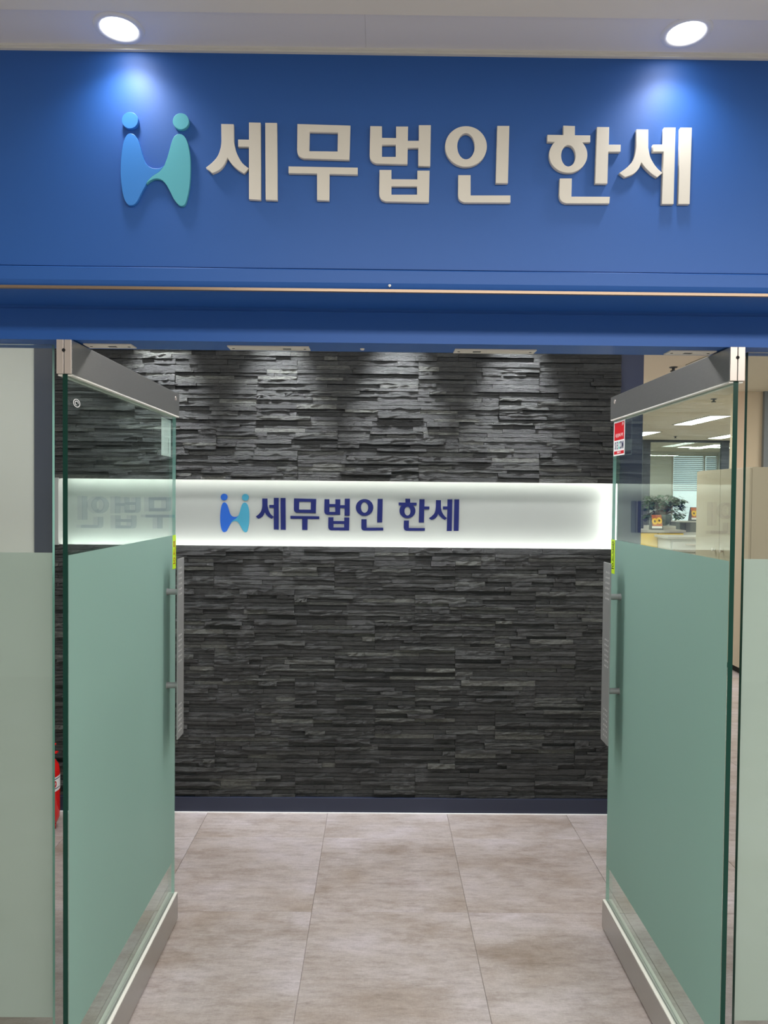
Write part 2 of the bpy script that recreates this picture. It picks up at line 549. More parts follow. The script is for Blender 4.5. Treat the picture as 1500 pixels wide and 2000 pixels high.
LETTERS = {
'emblem_l': [[[(-528.8,311.6),(-529.2,308.1),(-530.2,304.8),(-531.8,301.8),(-534.0,299.1),(-536.7,296.9),(-539.8,295.2),(-543.1,294.1),(-546.6,293.8),(-550.0,294.0),(-553.4,295.0),(-556.4,296.6),(-559.1,298.7),(-561.3,301.4),(-563.0,304.4),(-564.0,307.7),(-564.3,311.1),(-564.0,314.5),(-563.0,317.9),(-561.4,320.9),(-559.2,323.6),(-556.5,325.8),(-553.4,327.5),(-550.1,328.5),(-546.6,328.9),(-543.2,328.6),(-539.8,327.7),(-536.8,326.1),(-534.1,323.9),(-531.8,321.3),(-530.2,318.3),(-529.2,315.0)]],[[(-511.1,175.8),(-513.5,171.2),(-517.1,164.7),(-520.5,158.3),(-523.6,152.1),(-526.6,145.9),(-529.3,140.7),(-531.5,137.2),(-533.5,134.7),(-535.5,132.7),(-537.9,131.0),(-540.4,129.9),(-543.1,129.3),(-545.9,129.3),(-549.0,129.9),(-551.8,131.7),(-554.5,135.0),(-557.1,139.5),(-559.4,145.3),(-561.4,152.6),(-563.1,161.1),(-564.4,170.1),(-565.5,179.6),(-566.1,189.6),(-566.5,199.9),(-566.4,210.7),(-566.0,221.8),(-565.3,232.3),(-564.2,242.1),(-562.8,251.5),(-561.3,259.6),(-559.6,266.2),(-557.7,271.5),(-555.8,275.8),(-554.0,278.8),(-552.2,280.7),(-550.3,282.1),(-548.3,283.0),(-546.3,283.5),(-544.0,283.4),(-541.4,282.8),(-538.5,281.6),(-535.8,279.8),(-533.5,277.1),(-531.4,273.8),(-529.5,269.9),(-527.7,265.5),(-526.1,260.4),(-524.5,255.1),(-522.8,249.4),(-521.1,243.4),(-519.4,237.8),(-517.8,232.8),(-516.2,228.2),(-514.4,224.2),(-512.5,220.8),(-510.4,218.0),(-508.1,215.6),(-505.4,213.4),(-502.5,211.6),(-499.3,210.2),(-496.0,209.5),(-492.6,209.2),(-489.3,209.1),(-486.3,209.2),(-483.4,209.6),(-480.5,210.5),(-477.3,212.2),(-474.1,214.5),(-471.8,216.1),(-474.6,212.3),(-478.6,207.1),(-483.0,202.2),(-487.9,198.6),(-493.3,195.3),(-498.1,192.1),(-502.0,188.6),(-505.4,185.1),(-508.1,182.0),(-509.7,179.4),(-510.5,177.3)]]],
'emblem_r': [[[(-419.2,311.0),(-419.5,307.6),(-420.5,304.4),(-422.1,301.4),(-424.3,298.7),(-427.0,296.5),(-430.0,294.9),(-433.3,293.8),(-436.7,293.5),(-440.1,293.7),(-443.4,294.7),(-446.4,296.3),(-449.1,298.4),(-451.3,301.0),(-452.9,304.0),(-453.9,307.2),(-454.3,310.6),(-453.9,314.0),(-452.9,317.2),(-451.3,320.3),(-449.2,322.9),(-446.5,325.1),(-443.5,326.7),(-440.2,327.8),(-436.8,328.1),(-433.4,327.9),(-430.1,326.9),(-427.1,325.4),(-424.4,323.2),(-422.2,320.6),(-420.6,317.7),(-419.6,314.4)]],[[(-471.8,216.1),(-470.1,220.6),(-467.8,227.1),(-465.6,233.5),(-463.8,239.3),(-462.2,245.2),(-460.6,251.0),(-459.0,257.0),(-457.4,263.1),(-455.6,268.4),(-453.8,272.9),(-451.7,276.7),(-449.4,279.6),(-446.7,281.7),(-443.7,282.9),(-440.7,283.5),(-437.7,283.4),(-434.7,282.7),(-431.9,281.1),(-429.2,278.7),(-426.6,275.4),(-424.3,271.3),(-422.4,266.3),(-420.7,260.4),(-419.3,254.0),(-418.0,247.2),(-416.9,239.8),(-416.2,231.7),(-415.8,222.3),(-415.7,212.1),(-415.8,201.9),(-416.2,191.7),(-416.8,181.6),(-417.7,172.0),(-419.2,162.9),(-420.9,154.3),(-422.7,147.0),(-424.2,141.2),(-425.8,136.5),(-427.7,133.0),(-430.0,130.8),(-432.6,129.7),(-435.2,129.4),(-437.6,129.8),(-440.1,131.0),(-442.7,133.1),(-445.6,136.0),(-448.5,139.7),(-451.5,144.2),(-454.5,149.6),(-457.4,155.7),(-460.4,161.5),(-463.3,166.8),(-466.2,171.9),(-469.2,176.3),(-472.1,179.9),(-475.0,182.7),(-478.0,184.9),(-481.3,186.3),(-484.7,187.0),(-488.0,187.3),(-491.0,187.2),(-493.9,186.8),(-496.8,185.9),(-499.8,184.5),(-502.9,182.7),(-505.5,180.8),(-507.8,178.8),(-509.7,176.7),(-511.0,175.3),(-510.5,177.3),(-509.7,179.4),(-508.1,182.0),(-505.4,185.1),(-502.0,188.6),(-498.1,192.1),(-493.3,195.3),(-487.9,198.6),(-483.0,202.2),(-478.6,207.1),(-474.6,212.3)]]],
'se': [[[(-349.3,305.8),(-322.2,305.6),(-321.6,267.7),(-320.9,264.5),(-320.0,259.9),(-318.9,254.9),(-317.7,250.3),(-316.4,246.4),(-314.9,242.7),(-313.2,239.1),(-311.4,235.5),(-309.4,231.9),(-307.4,228.4),(-305.1,225.1),(-302.5,221.9),(-299.2,218.9),(-295.4,216.0),(-291.9,213.4),(-289.4,211.7),(-299.4,200.6),(-301.8,201.9),(-305.2,203.7),(-308.9,205.8),(-312.5,208.1),(-315.7,210.6),(-318.9,213.2),(-322.1,216.1),(-325.1,219.2),(-328.1,222.9),(-331.2,227.1),(-333.8,231.0),(-335.7,233.7),(-336.8,231.0),(-338.5,227.1),(-340.5,222.8),(-342.7,218.9),(-345.1,215.6),(-347.8,212.4),(-350.8,209.4),(-353.9,206.9),(-357.6,204.7),(-361.7,202.8),(-365.5,201.3),(-368.2,200.2),(-382.0,212.0),(-379.4,214.0),(-375.6,216.9),(-371.4,220.3),(-367.8,223.6),(-364.6,226.8),(-361.6,230.1),(-358.9,233.6),(-356.5,237.4),(-354.5,241.6),(-352.8,246.1),(-351.5,250.6),(-350.3,254.9),(-349.6,259.1),(-349.1,263.4),(-348.8,267.2),(-348.6,269.8)]],[[(-289.4,309.8),(-264.1,309.6),(-262.7,144.5),(-288.6,145.4),(-289.2,258.1),(-312.5,257.8),(-312.6,273.0),(-289.2,273.0)]],[[(-254.3,309.5),(-228.7,309.6),(-226.7,144.2),(-252.4,144.6)]]],
'mu': [[[(-184.7,307.9),(-69.8,305.9),(-71.3,232.9),(-170.2,234.4),(-171.8,234.9),(-174.1,235.6),(-176.5,236.5),(-178.5,237.6),(-180.1,238.8),(-181.5,240.2),(-182.6,241.8),(-183.5,243.6),(-184.2,245.8),(-184.6,248.4),(-184.8,250.8),(-185.0,252.5)],[(-158.1,291.9),(-96.9,291.0),(-97.3,250.1),(-158.5,250.0)]],[[(-203.2,216.9),(-53.2,216.0),(-53.1,201.5),(-114.2,202.1),(-114.2,144.9),(-141.0,145.2),(-141.4,202.5),(-203.1,202.4)]]],
'beop': [[[(-27.0,305.5),(-1.5,305.4),(-1.2,280.6),(29.3,280.5),(29.0,305.3),(55.1,305.6),(54.9,275.0),(78.6,275.3),(78.2,308.7),(104.5,309.1),(104.1,221.5),(78.0,221.4),(77.6,260.5),(54.8,260.2),(54.7,225.1),(-12.8,225.2),(-14.4,225.8),(-16.6,226.6),(-19.1,227.6),(-21.1,228.8),(-22.7,230.2),(-24.2,231.7),(-25.4,233.5),(-26.4,235.3),(-27.1,237.5),(-27.5,240.0),(-27.7,242.3),(-27.9,243.9)],[(-1.1,266.1),(28.7,266.4),(29.0,240.2),(-0.9,239.8)]],[[(-6.0,211.7),(20.0,212.0),(20.2,192.3),(76.4,192.5),(76.2,211.3),(102.8,211.6),(102.1,143.8),(8.1,144.0),(6.5,144.6),(4.3,145.3),(1.8,146.3),(-0.2,147.4),(-1.7,148.9),(-3.1,150.6),(-4.1,152.5),(-5.0,154.4),(-5.6,156.7),(-6.0,159.3),(-6.1,161.7),(-6.3,163.3)],[(20.4,177.3),(75.9,177.5),(76.0,159.7),(20.5,159.0)]]],
'in': [[[(226.6,265.1),(226.2,258.9),(224.9,252.8),(222.7,246.9),(219.7,241.4),(215.8,236.4),(211.3,231.9),(206.2,228.1),(200.5,225.1),(194.4,222.8),(188.1,221.4),(181.7,220.9),(175.2,221.2),(168.8,222.5),(162.7,224.6),(157.0,227.5),(151.7,231.2),(147.1,235.5),(143.2,240.4),(140.0,245.9),(137.6,251.7),(136.2,257.7),(135.7,263.9),(136.1,270.1),(137.4,276.2),(139.6,282.1),(142.6,287.5),(146.4,292.6),(151.0,297.0),(156.1,300.8),(161.8,303.9),(167.8,306.1),(174.1,307.5),(180.6,308.0),(187.1,307.7),(193.4,306.4),(199.5,304.4),(205.2,301.5),(210.5,297.8),(215.1,293.5),(219.1,288.5),(222.2,283.1),(224.6,277.3),(226.0,271.3)],[(200.0,265.1),(199.8,260.3),(199.0,255.5),(197.6,251.1),(195.8,247.1),(193.5,243.6),(190.9,240.8),(187.9,238.7),(184.7,237.4),(181.5,236.9),(178.2,237.3),(175.0,238.5),(172.0,240.5),(169.2,243.3),(166.9,246.7),(164.9,250.7),(163.5,255.1),(162.6,259.8),(162.2,264.6),(162.5,269.5),(163.3,274.2),(164.6,278.6),(166.4,282.7),(168.7,286.1),(171.4,289.0),(174.3,291.1),(177.5,292.4),(180.8,292.8),(184.1,292.5),(187.2,291.2),(190.3,289.2),(193.0,286.5),(195.4,283.0),(197.3,279.1),(198.7,274.7),(199.6,270.0)]],[[(248.5,309.5),(274.9,309.8),(273.3,187.0),(246.9,186.6)]],[[(165.1,202.8),(192.1,203.1),(192.6,159.4),(279.1,160.5),(279.3,145.2),(179.3,144.0),(177.9,144.5),(175.7,145.2),(173.5,146.1),(171.6,147.1),(170.0,148.3),(168.6,149.6),(167.4,151.0),(166.5,152.8),(165.9,155.1),(165.5,157.9),(165.3,160.5),(165.2,162.3)]]],
'han': [[[(392.0,311.9),(417.2,311.3),(417.5,291.6),(451.0,291.6),(451.2,277.5),(432.5,277.3),(435.8,273.9),(438.7,270.2),(441.1,266.2),(443.0,262.0),(444.3,257.6),(445.0,253.1),(445.2,248.6),(444.8,244.0),(443.9,239.5),(442.3,235.2),(440.3,231.1),(437.7,227.2),(434.6,223.6),(431.1,220.4),(427.3,217.6),(423.1,215.2),(418.6,213.3),(414.0,211.9),(409.1,211.1),(404.2,210.8),(399.3,211.0),(394.5,211.7),(389.8,213.0),(385.3,214.7),(381.0,217.0),(377.1,219.7),(373.5,222.8),(370.3,226.3),(367.6,230.1),(365.4,234.2),(363.8,238.5),(362.7,243.0),(362.1,247.5),(362.2,252.1),(362.8,256.6),(364.0,261.0),(365.7,265.3),(367.9,269.3),(370.7,273.1),(373.9,276.5),(357.9,277.3),(357.6,291.8),(392.3,291.8)],[(419.6,247.6),(419.4,243.1),(418.5,238.8),(417.2,234.8),(415.3,231.2),(412.9,228.4),(410.2,226.2),(407.3,224.9),(404.3,224.4),(401.2,224.8),(398.2,226.0),(395.5,228.1),(393.1,231.0),(391.1,234.4),(389.6,238.4),(388.6,242.7),(388.2,247.2),(388.5,251.7),(389.3,256.0),(390.7,260.0),(392.6,263.5),(394.9,266.4),(397.6,268.5),(400.5,269.9),(403.6,270.3),(406.6,269.9),(409.6,268.7),(412.3,266.6),(414.7,263.8),(416.8,260.3),(418.3,256.3),(419.2,252.0)]],[[(465.4,310.0),(491.8,309.9),(491.5,272.2),(517.6,272.5),(517.4,257.5),(490.8,257.2),(490.0,188.8),(463.1,188.5)]],[[(385.9,198.3),(412.3,198.6),(411.9,159.6),(495.7,160.2),(495.0,146.0),(400.7,144.9),(399.3,145.3),(397.3,145.9),(395.0,146.6),(393.1,147.6),(391.5,148.8),(390.0,150.1),(388.6,151.7),(387.5,153.4),(386.7,155.6),(386.0,158.2),(385.6,160.7),(385.2,162.3)]]],
'se2': [[[(551.3,306.0),(577.0,305.9),(577.7,267.0),(578.3,263.5),(579.3,258.5),(580.4,253.0),(581.8,248.2),(583.4,244.3),(585.2,240.8),(587.2,237.4),(589.2,234.2),(591.2,231.2),(593.2,228.4),(595.4,225.7),(597.7,223.1),(600.7,220.2),(604.1,217.3),(607.2,214.7),(609.4,212.9),(598.1,203.3),(595.7,204.8),(592.3,206.8),(588.5,209.3),(584.8,211.9),(581.4,214.7),(577.9,217.9),(574.5,221.1),(571.5,224.1),(568.9,227.2),(566.4,230.4),(564.4,233.1),(563.0,235.1),(562.1,232.5),(560.9,228.7),(559.3,224.6),(557.3,220.9),(554.9,217.8),(552.2,214.9),(549.1,212.1),(545.6,209.7),(541.2,207.5),(536.0,205.6),(531.2,204.0),(527.9,202.9),(515.3,211.7),(518.0,213.5),(521.8,216.1),(526.0,219.1),(529.9,222.2),(533.4,225.4),(536.9,228.9),(540.1,232.4),(542.8,236.0),(544.8,239.4),(546.2,242.8),(547.4,246.3),(548.5,250.2),(549.4,255.0),(550.1,260.4),(550.6,265.5),(551.0,269.0)]],[[(611.1,310.5),(636.3,310.9),(635.2,146.4),(609.2,146.0),(610.9,258.7),(587.8,258.4),(587.5,273.7),(610.6,274.0)]],[[(646.8,310.8),(671.8,311.1),(670.2,146.8),(645.2,146.5)]]],
}

# ============================================================ large structure
def struct(name, mb, m, label=None, parent=None):
    o = obj(name, mb, m, parent)
    if not parent:
        tag(o, label, kind='structure')
    return o


# floor: base slab with joints showing between separate vinyl tiles near the entrance
fl = obj('floor', MB().box(-6.5, 8.2, -2.7, 17.6, -0.10, -0.004, 0), [M['floor']], origin=(0, 2.7, -0.004))
tag(fl, 'mottled taupe floor of large vinyl tiles running from corridor into lobby', kind='structure')
fslab = MB()
fslab.box(-6.5, 8.2, -2.7, 1.5, -0.004, 0.0)
fslab.box(-3.2, 8.2, 5.06, 17.6, -0.004, 0.0)
fslab.box(3.356, 8.2, 1.5, 5.06, -0.004, 0.0)
fslab.box(-3.2, -2.049, 1.5, 5.06, -0.004, 0.0)
o = obj('plain_flooring', fslab, [M['floor']], fl)
TW, TL = 0.6015, 0.592
for k in range(9):
    x0 = -2.049 + TW * k
    y = 2.702 - 3 * TL
    while y < 5.06:
        ya, yb = max(y, 1.5), min(y + TL, 5.06)
        if yb - ya > 0.02:
            g = 0.0007
            mb = MB()
            b = 0.0012
            X0, X1, Y0, Y1 = x0 + g, x0 + TW - g, ya + g, yb - g
            vs = [(X0, Y0, -.004), (X1, Y0, -.004), (X1, Y1, -.004), (X0, Y1, -.004),
                  (X0, Y0, -b), (X1, Y0, -b), (X1, Y1, -b), (X0, Y1, -b),
                  (X0 + b, Y0 + b, 0), (X1 - b, Y0 + b, 0), (X1 - b, Y1 - b, 0), (X0 + b, Y1 - b, 0)]
            fs = [(0, 3, 2, 1), (8, 9, 10, 11)]
            for i in range(4):
                j = (i + 1) % 4
                fs += [(i, j, 4 + j, 4 + i), (4 + i, 4 + j, 8 + j, 8 + i)]
            mb.add(vs, fs)
            obj('tile', mb, [M['floor']], fl)
        y += TL

# ceilings
struct('ceiling_corridor', MB().box(-6.5, 6.5, -2.7, 1.437, 2.556, 2.66), M['ceiling'], 'cream corridor ceiling nearest the viewer')
sof = MB()
for xa, xb, lx, ly in ((-3.2, -0.0380, -0.549, 1.504), (-0.0377, 3.2, 0.627, 1.492)):
    me = flat('board', [[[(xa, 1.437), (xb, 1.437), (xb, 1.575), (xa, 1.575)],
                         [(lx + 0.040 * math.cos(2 * math.pi * i / 40), ly + 0.040 * math.sin(2 * math.pi * i / 40)) for i in range(40)]]], 0.05)
    sof.add([(v.co.x, v.co.z, 2.566 + v.co.y) for v in me.vertices], [tuple(reversed(p.vertices)) for p in me.polygons])
struct('ceiling_soffit', sof, M['soffit'], 'grey white soffit strip holding the two downlights')
struct('ceiling', MB().box(-3.2, 8.2, 1.84, 17.6, 2.72, 2.8), M['office_ceiling'], 'warm white office and lobby ceiling beyond the doors')
struct('wall_behind_added', MB().box(-6.5, 6.5, -2.7, -2.6, 0, 2.66), M['white_wall'], 'unseen white wall behind the viewer, added to dim reflections in the glass')  # added out of view to keep bright world reflections off the glass
tr = MB()
tr.box(-3.2, 3.2, 1.5585, 1.570, 2.5615, 2.566)
tr.box(-3.2, 3.2, 1.562, 1.570, 2.5575, 2.5615)
struct('trim_1', tr, M['trim_white'], 'thin white trim along the top of the blue sign wall')

# blue fascia wall, its lip, bead and the recessed header
struct('wall_front', MB().box(-3.2, 3.2, 1.57, 1.735, 2.096, 2.566), M['blue'], 'blue painted sign wall above the entrance')
lip = MB()
lip.add([(-3.2, 1.5665, 2.0935), (3.2, 1.5665, 2.0935), (3.2, 1.564, 2.091), (-3.2, 1.564, 2.091),
         (3.2, 1.564, 2.064), (-3.2, 1.564, 2.064), (3.2, 1.5715, 2.0515), (-3.2, 1.5715, 2.0515),
         (3.2, 1.735, 2.0515), (-3.2, 1.735, 2.0515), (3.2, 1.735, 2.0935), (-3.2, 1.735, 2.0935)],
        [(3, 2, 1, 0), (5, 4, 2, 3), (7, 6, 4, 5), (9, 8, 6, 7), (11, 10, 8, 9), (0, 1, 10, 11)])
struct('trim_2', lip, M['blue'], 'blue lip moulding under the sign wall')
struct('trim_3', MB().box(-3.2, 3.2, 1.566, 1.5745, 2.0455, 2.0515), M['tan'], 'thin tan metal bead below the blue lip')
hd = MB().box(-3.2, 3.2, 1.735, 1.84, 1.97, 2.80).box(-3.2, 3.2, 1.7325, 1.735, 2.0425, 2.0440)
struct('wall_header', hd, M['blue'], 'recessed blue header above the glass doors')
ch = MB()
for i in range(9):
    a = i * 0.7
    ch.add([(0.004 + 0.006 * math.cos(a) * (0.6 + 0.1 * (i % 3)), 1.5632, 2.0505 + 0.006 + 0.0045 * math.sin(a))], [])
ch = MB().lathe((0.0185, 1.564, 2.058), [(0.0, 0.004), (0.003, 0.003), (0.0035, 0.0), (0.0, -0.003)], 8)
o = obj('paint_chip', ch, [M['white_print']], bpy.data.objects['trim_2'])

# side closures of the lobby, walls beyond
struct('wall_left', MB().box(-3.3, -3.2, 1.84, 3.6, 0, 2.72), M['white_wall'], 'white side wall of the lobby')
bw = MB().box(-3.2, -1.735, 3.60, 3.80, 0, 2.72)
struct('wall_back_white', bw, M['white_wall'], 'white wall left of the navy pilaster, behind the left sidelight')
nv = MB().box(-1.735, -1.62, 3.592, 3.80, 0, 2.72).box(1.205, 1.327, 3.592, 3.80, 0, 2.72)
struct('trim_4', nv, M['navy'], 'navy painted wall edges framing the stone wall')
LO, HI = 1.343, 1.672
core = MB().box(-1.62, 1.205, 3.575, 3.80, 0, LO - 0.045)
core.box(-1.62, 1.205, 3.575, 3.592, LO - 0.045, LO - 0.006)
wb_low = struct('wall_back', core, M['mortar'], 'dark stacked slate wall below the glowing white band')
core = MB().box(-1.62, 1.205, 3.575, 3.80, HI + 0.045, 2.72)
core.box(-1.62, 1.205, 3.575, 3.592, HI + 0.006, HI + 0.045)
wb_up = struct('wall_back_upper', core, M['mortar'], 'dark stacked slate wall above the glowing white band')
struct('wall_back_recess', MB().box(-1.62, 1.205, 3.68, 3.80, LO - 0.045, HI + 0.045), M['mortar'], 'dark back of the recess behind the white band')
bb = MB().bbox(-1.735, 1.327, 3.552, 3.592, 0.003, 0.076, 0.002)
struct('baseboard_back', bb, M['navy_dark'], 'dark navy baseboard under the slate wall')
struct('trim_5', MB().box(-1.735, 1.327, 3.546, 3.553, 0.0, 0.0035), M['white_print'], 'thin pale sealant line where baseboard meets floor')

# ---- ledgestones
NX, NZ = 6, 2


def stone_mesh(k):
    """unit stone: x,z in 0..1, y from 0 (wall) to about -1 (front)"""
    rnd = random.Random(100 + k)
    vs, fs = [], []
    tilt = rnd.uniform(-0.12, 0.12)
    for j in range(NZ + 1):
        for i in range(NX + 1):
            e = 0.03 if j in (0, NZ) else 0.0
            z = j / NZ + (rnd.uniform(-0.05, 0.05) if 0 < j < NZ else (rnd.uniform(0, 0.05) * (1 if j == 0 else -1)))
            y = -1 + rnd.uniform(-0.17, 0.17) + tilt * (i / NX - 0.5) + e
            vs.append((i / NX, y, z))
    w1 = NX + 1
    for j in range(NZ):
        for i in range(NX):
            fs.append((j * w1 + i, j * w1 + i + 1, (j + 1) * w1 + i + 1, (j + 1) * w1 + i))
    n = len(vs)
    vs += [(0, 0, 0), (1, 0, 0), (1, 0, 1), (0, 0, 1)]
    fs.append(tuple([n, n + 1] + [i for i in reversed(range(NX + 1))]))
    top = [NZ * w1 + i for i in range(NX + 1)]
    fs.append(tuple(top + [n + 2, n + 3]))
    fs.append(tuple([n] + [j * w1 for j in range(NZ + 1)] + [n + 3]))
    fs.append(tuple([n + 1, n + 2] + [j * w1 + NX for j in reversed(range(NZ + 1))]))
    return vs, fs


VAR = [stone_mesh(k) for k in range(30)]
TONES = []
for k in range(30):
    r_ = random.random()
    TONES.append(random.uniform(0.0, 0.5) if r_ < 0.72 else (random.uniform(0.5, 0.8) if r_ < 0.95 else random.uniform(0.85, 1.0)))
SHARED = []
for k, (vs, fs) in enumerate(VAR):
    me = bpy.data.meshes.new('stone')
    me.from_pydata(vs, [], fs)
    me.attributes.new('tone', 'FLOAT', 'POINT').data.foreach_set('value', [TONES[k]] * len(vs))
    me.materials.append(M['stone'])
    SHARED.append(me)
pieces = []
PW, PH = 0.605, 0.150


def lay(zbot, ztop, seed):
    rnd = random.Random(seed)
    z = zbot
    row = 0
    while z < ztop - 0.005:
        ph = min(PH, ztop - z)
        x = -1.62 - PW + (row * 0.2) % PW
        while x < 1.205:
            zz = z
            while zz < z + ph - 1e-4:
                h = rnd.choice([0.0150, 0.0175, 0.0190, 0.0210, 0.0235])
                if z + ph - (zz + h) < 0.012:
                    h = z + ph - zz
                xs = [0.0]
                t = rnd.uniform(0.06, 0.30)
                while t < PW - 0.06:
                    xs.append(t)
                    t += rnd.uniform(0.08, 0.34)
                xs.append(PW)
                for a, b in zip(xs, xs[1:]):
                    xa, xb = max(x + a, -1.62), min(x + b, 1.205)
                    if xb - xa > 0.012:
                        pieces.append((xa, xb, zz, zz + h, rnd.choice([0.006, 0.008, 0.010, 0.011, 0.013, 0.016, 0.019]) * rnd.uniform(0.85, 1.1), rnd.randrange(30)))
                zz += h
            x += PW
        z += ph
        row += 1


lay(0.076, LO, 5)
lay(HI, 2.72, 9)


def seen(p):
    cx, cz = (p[0] + p[1]) / 2, (p[2] + p[3]) / 2
    return (p[1] - p[0]) * (p[3] - p[2]) if (-0.95 < cx < 1.12 and cz < 2.24) else 0


for wb, sel in ((wb_low, [p for p in pieces if p[2] < 1.5]), (wb_up, [p for p in pieces if p[2] > 1.5])):
    best = set(sorted(range(len(sel)), key=lambda i: -seen(sel[i]))[:300])
    rest = MB()
    for i, (xa, xb, za, zb, dp, k) in enumerate(sel):
        g = 0.0004
        if i in best:
            o = bpy.data.objects.new('stone', SHARED[k])
            COL.objects.link(o)
            o.parent = wb
            o.location = Vector((xa + g, 3.575, za + g)) - ORI[wb.name]
            o.scale = (xb - xa - 2 * g, dp, zb - za - 2 * g)
        else:
            vs, fs = VAR[k]
            rest.add([(xa + g + v[0] * (xb - xa - 2 * g), 3.575 + v[1] * dp, za + g + v[2] * (zb - za - 2 * g)) for v in vs], fs, 0, TONES[k])
    o = obj('small_stones', rest, [M['stone']], wb)
    o['kind'] = 'stuff'

# ============================================================ backlit band with the company sign
bp = thing('backlit_panel', (-0.2, 3.62, LO), 'long white backlit recessed panel between the two fields of dark slate', 'light panel')
obj('panel_face', MB().box(-1.6, 1.2, 3.655, 3.665, LO - 0.04, HI + 0.04), [M['panel_white']], bp)
obj('end_cap', MB().box(-1.618, -1.6, 3.56, 3.665, LO - 0.003, HI + 0.003), [M['panel_white']], bp)
obj('end_cap', MB().box(1.2, 1.204, 3.58, 3.665, LO - 0.003, HI + 0.003), [M['panel_white']], bp)
obj('led_strip', MB().box(-1.59, 1.19, 3.610, 3.620, HI + 0.018, HI + 0.022), [M['led']], bp)
obj('led_strip', MB().box(-1.59, 1.19, 3.610, 3.620, LO - 0.022, LO - 0.018), [M['led']], bp)
obj('led_strip', MB().box(1.188, 1.192, 3.60, 3.612, LO + 0.0, HI - 0.0), [M['led']], bp)

def emblem_and_letters(root, sx, ox, oz, y, depth, mats, emb_depth=None, bevel=0.0006):
    """emblem and six syllables; LETTERS are millimetres about the sign's own origin"""
    po = ORI[root.name]
    for key in ('emblem_l', 'emblem_r', 'se', 'mu', 'beop', 'in', 'han', 'se2'):
        gs = [[[(p[0] * sx / 1000, p[1] * sx / 1000) for p in lp] for lp in g] for g in LETTERS[key]]
        d = (emb_depth or depth) if key.startswith('emblem') else depth
        if key.startswith('emblem'):
            side = 'l' if key.endswith('l') else 'r'
            m = mats[0] if side == 'l' else mats[1]
            me = flat('emblem_figure', [gs[1]], d, bevel)
            f = link('emblem_figure', me, [m], root, Vector((ox, y - d, oz)) - po)
            f['label'] = 'blue figure of the emblem' if side == 'l' else 'teal figure of the emblem'
            ORI[f.name] = po + f.location
            me = flat('emblem_dot', [gs[0]], d, bevel)
            h = link('emblem_dot', me, [m], f, (0, 0, 0))
        else:
            me = flat('letter', gs, d, bevel)
            link('letter', me, [mats[2]], root, Vector((ox, y - d, oz)) - po)


sg = thing('company_sign', (0.05, 1.57, 2.22), 'large raised sign of cream Korean letters with blue and teal emblem on blue wall', 'sign')
emblem_and_letters(sg, 1.0, 0.0, 2.095, 1.5699, 0.010, (M['emb_blue'], M['emb_teal'], M['letter']), 0.009)
s2 = (0.411 + 0.814) / (0.6718 + 0.5665)
sg2 = thing('company_sign', (-0.2, 3.655, 1.4), 'smaller sign of navy Korean letters with emblem on the glowing white panel', 'sign')
emblem_and_letters(sg2, s2, -0.814 + 0.5665 * s2, 1.408 - 0.1293 * s2 - 0.002, 3.6549, 0.004, (M['emb_blue_deep'], M['emb_teal_deep'], M['letter_navy']), 0.004, 0.0)

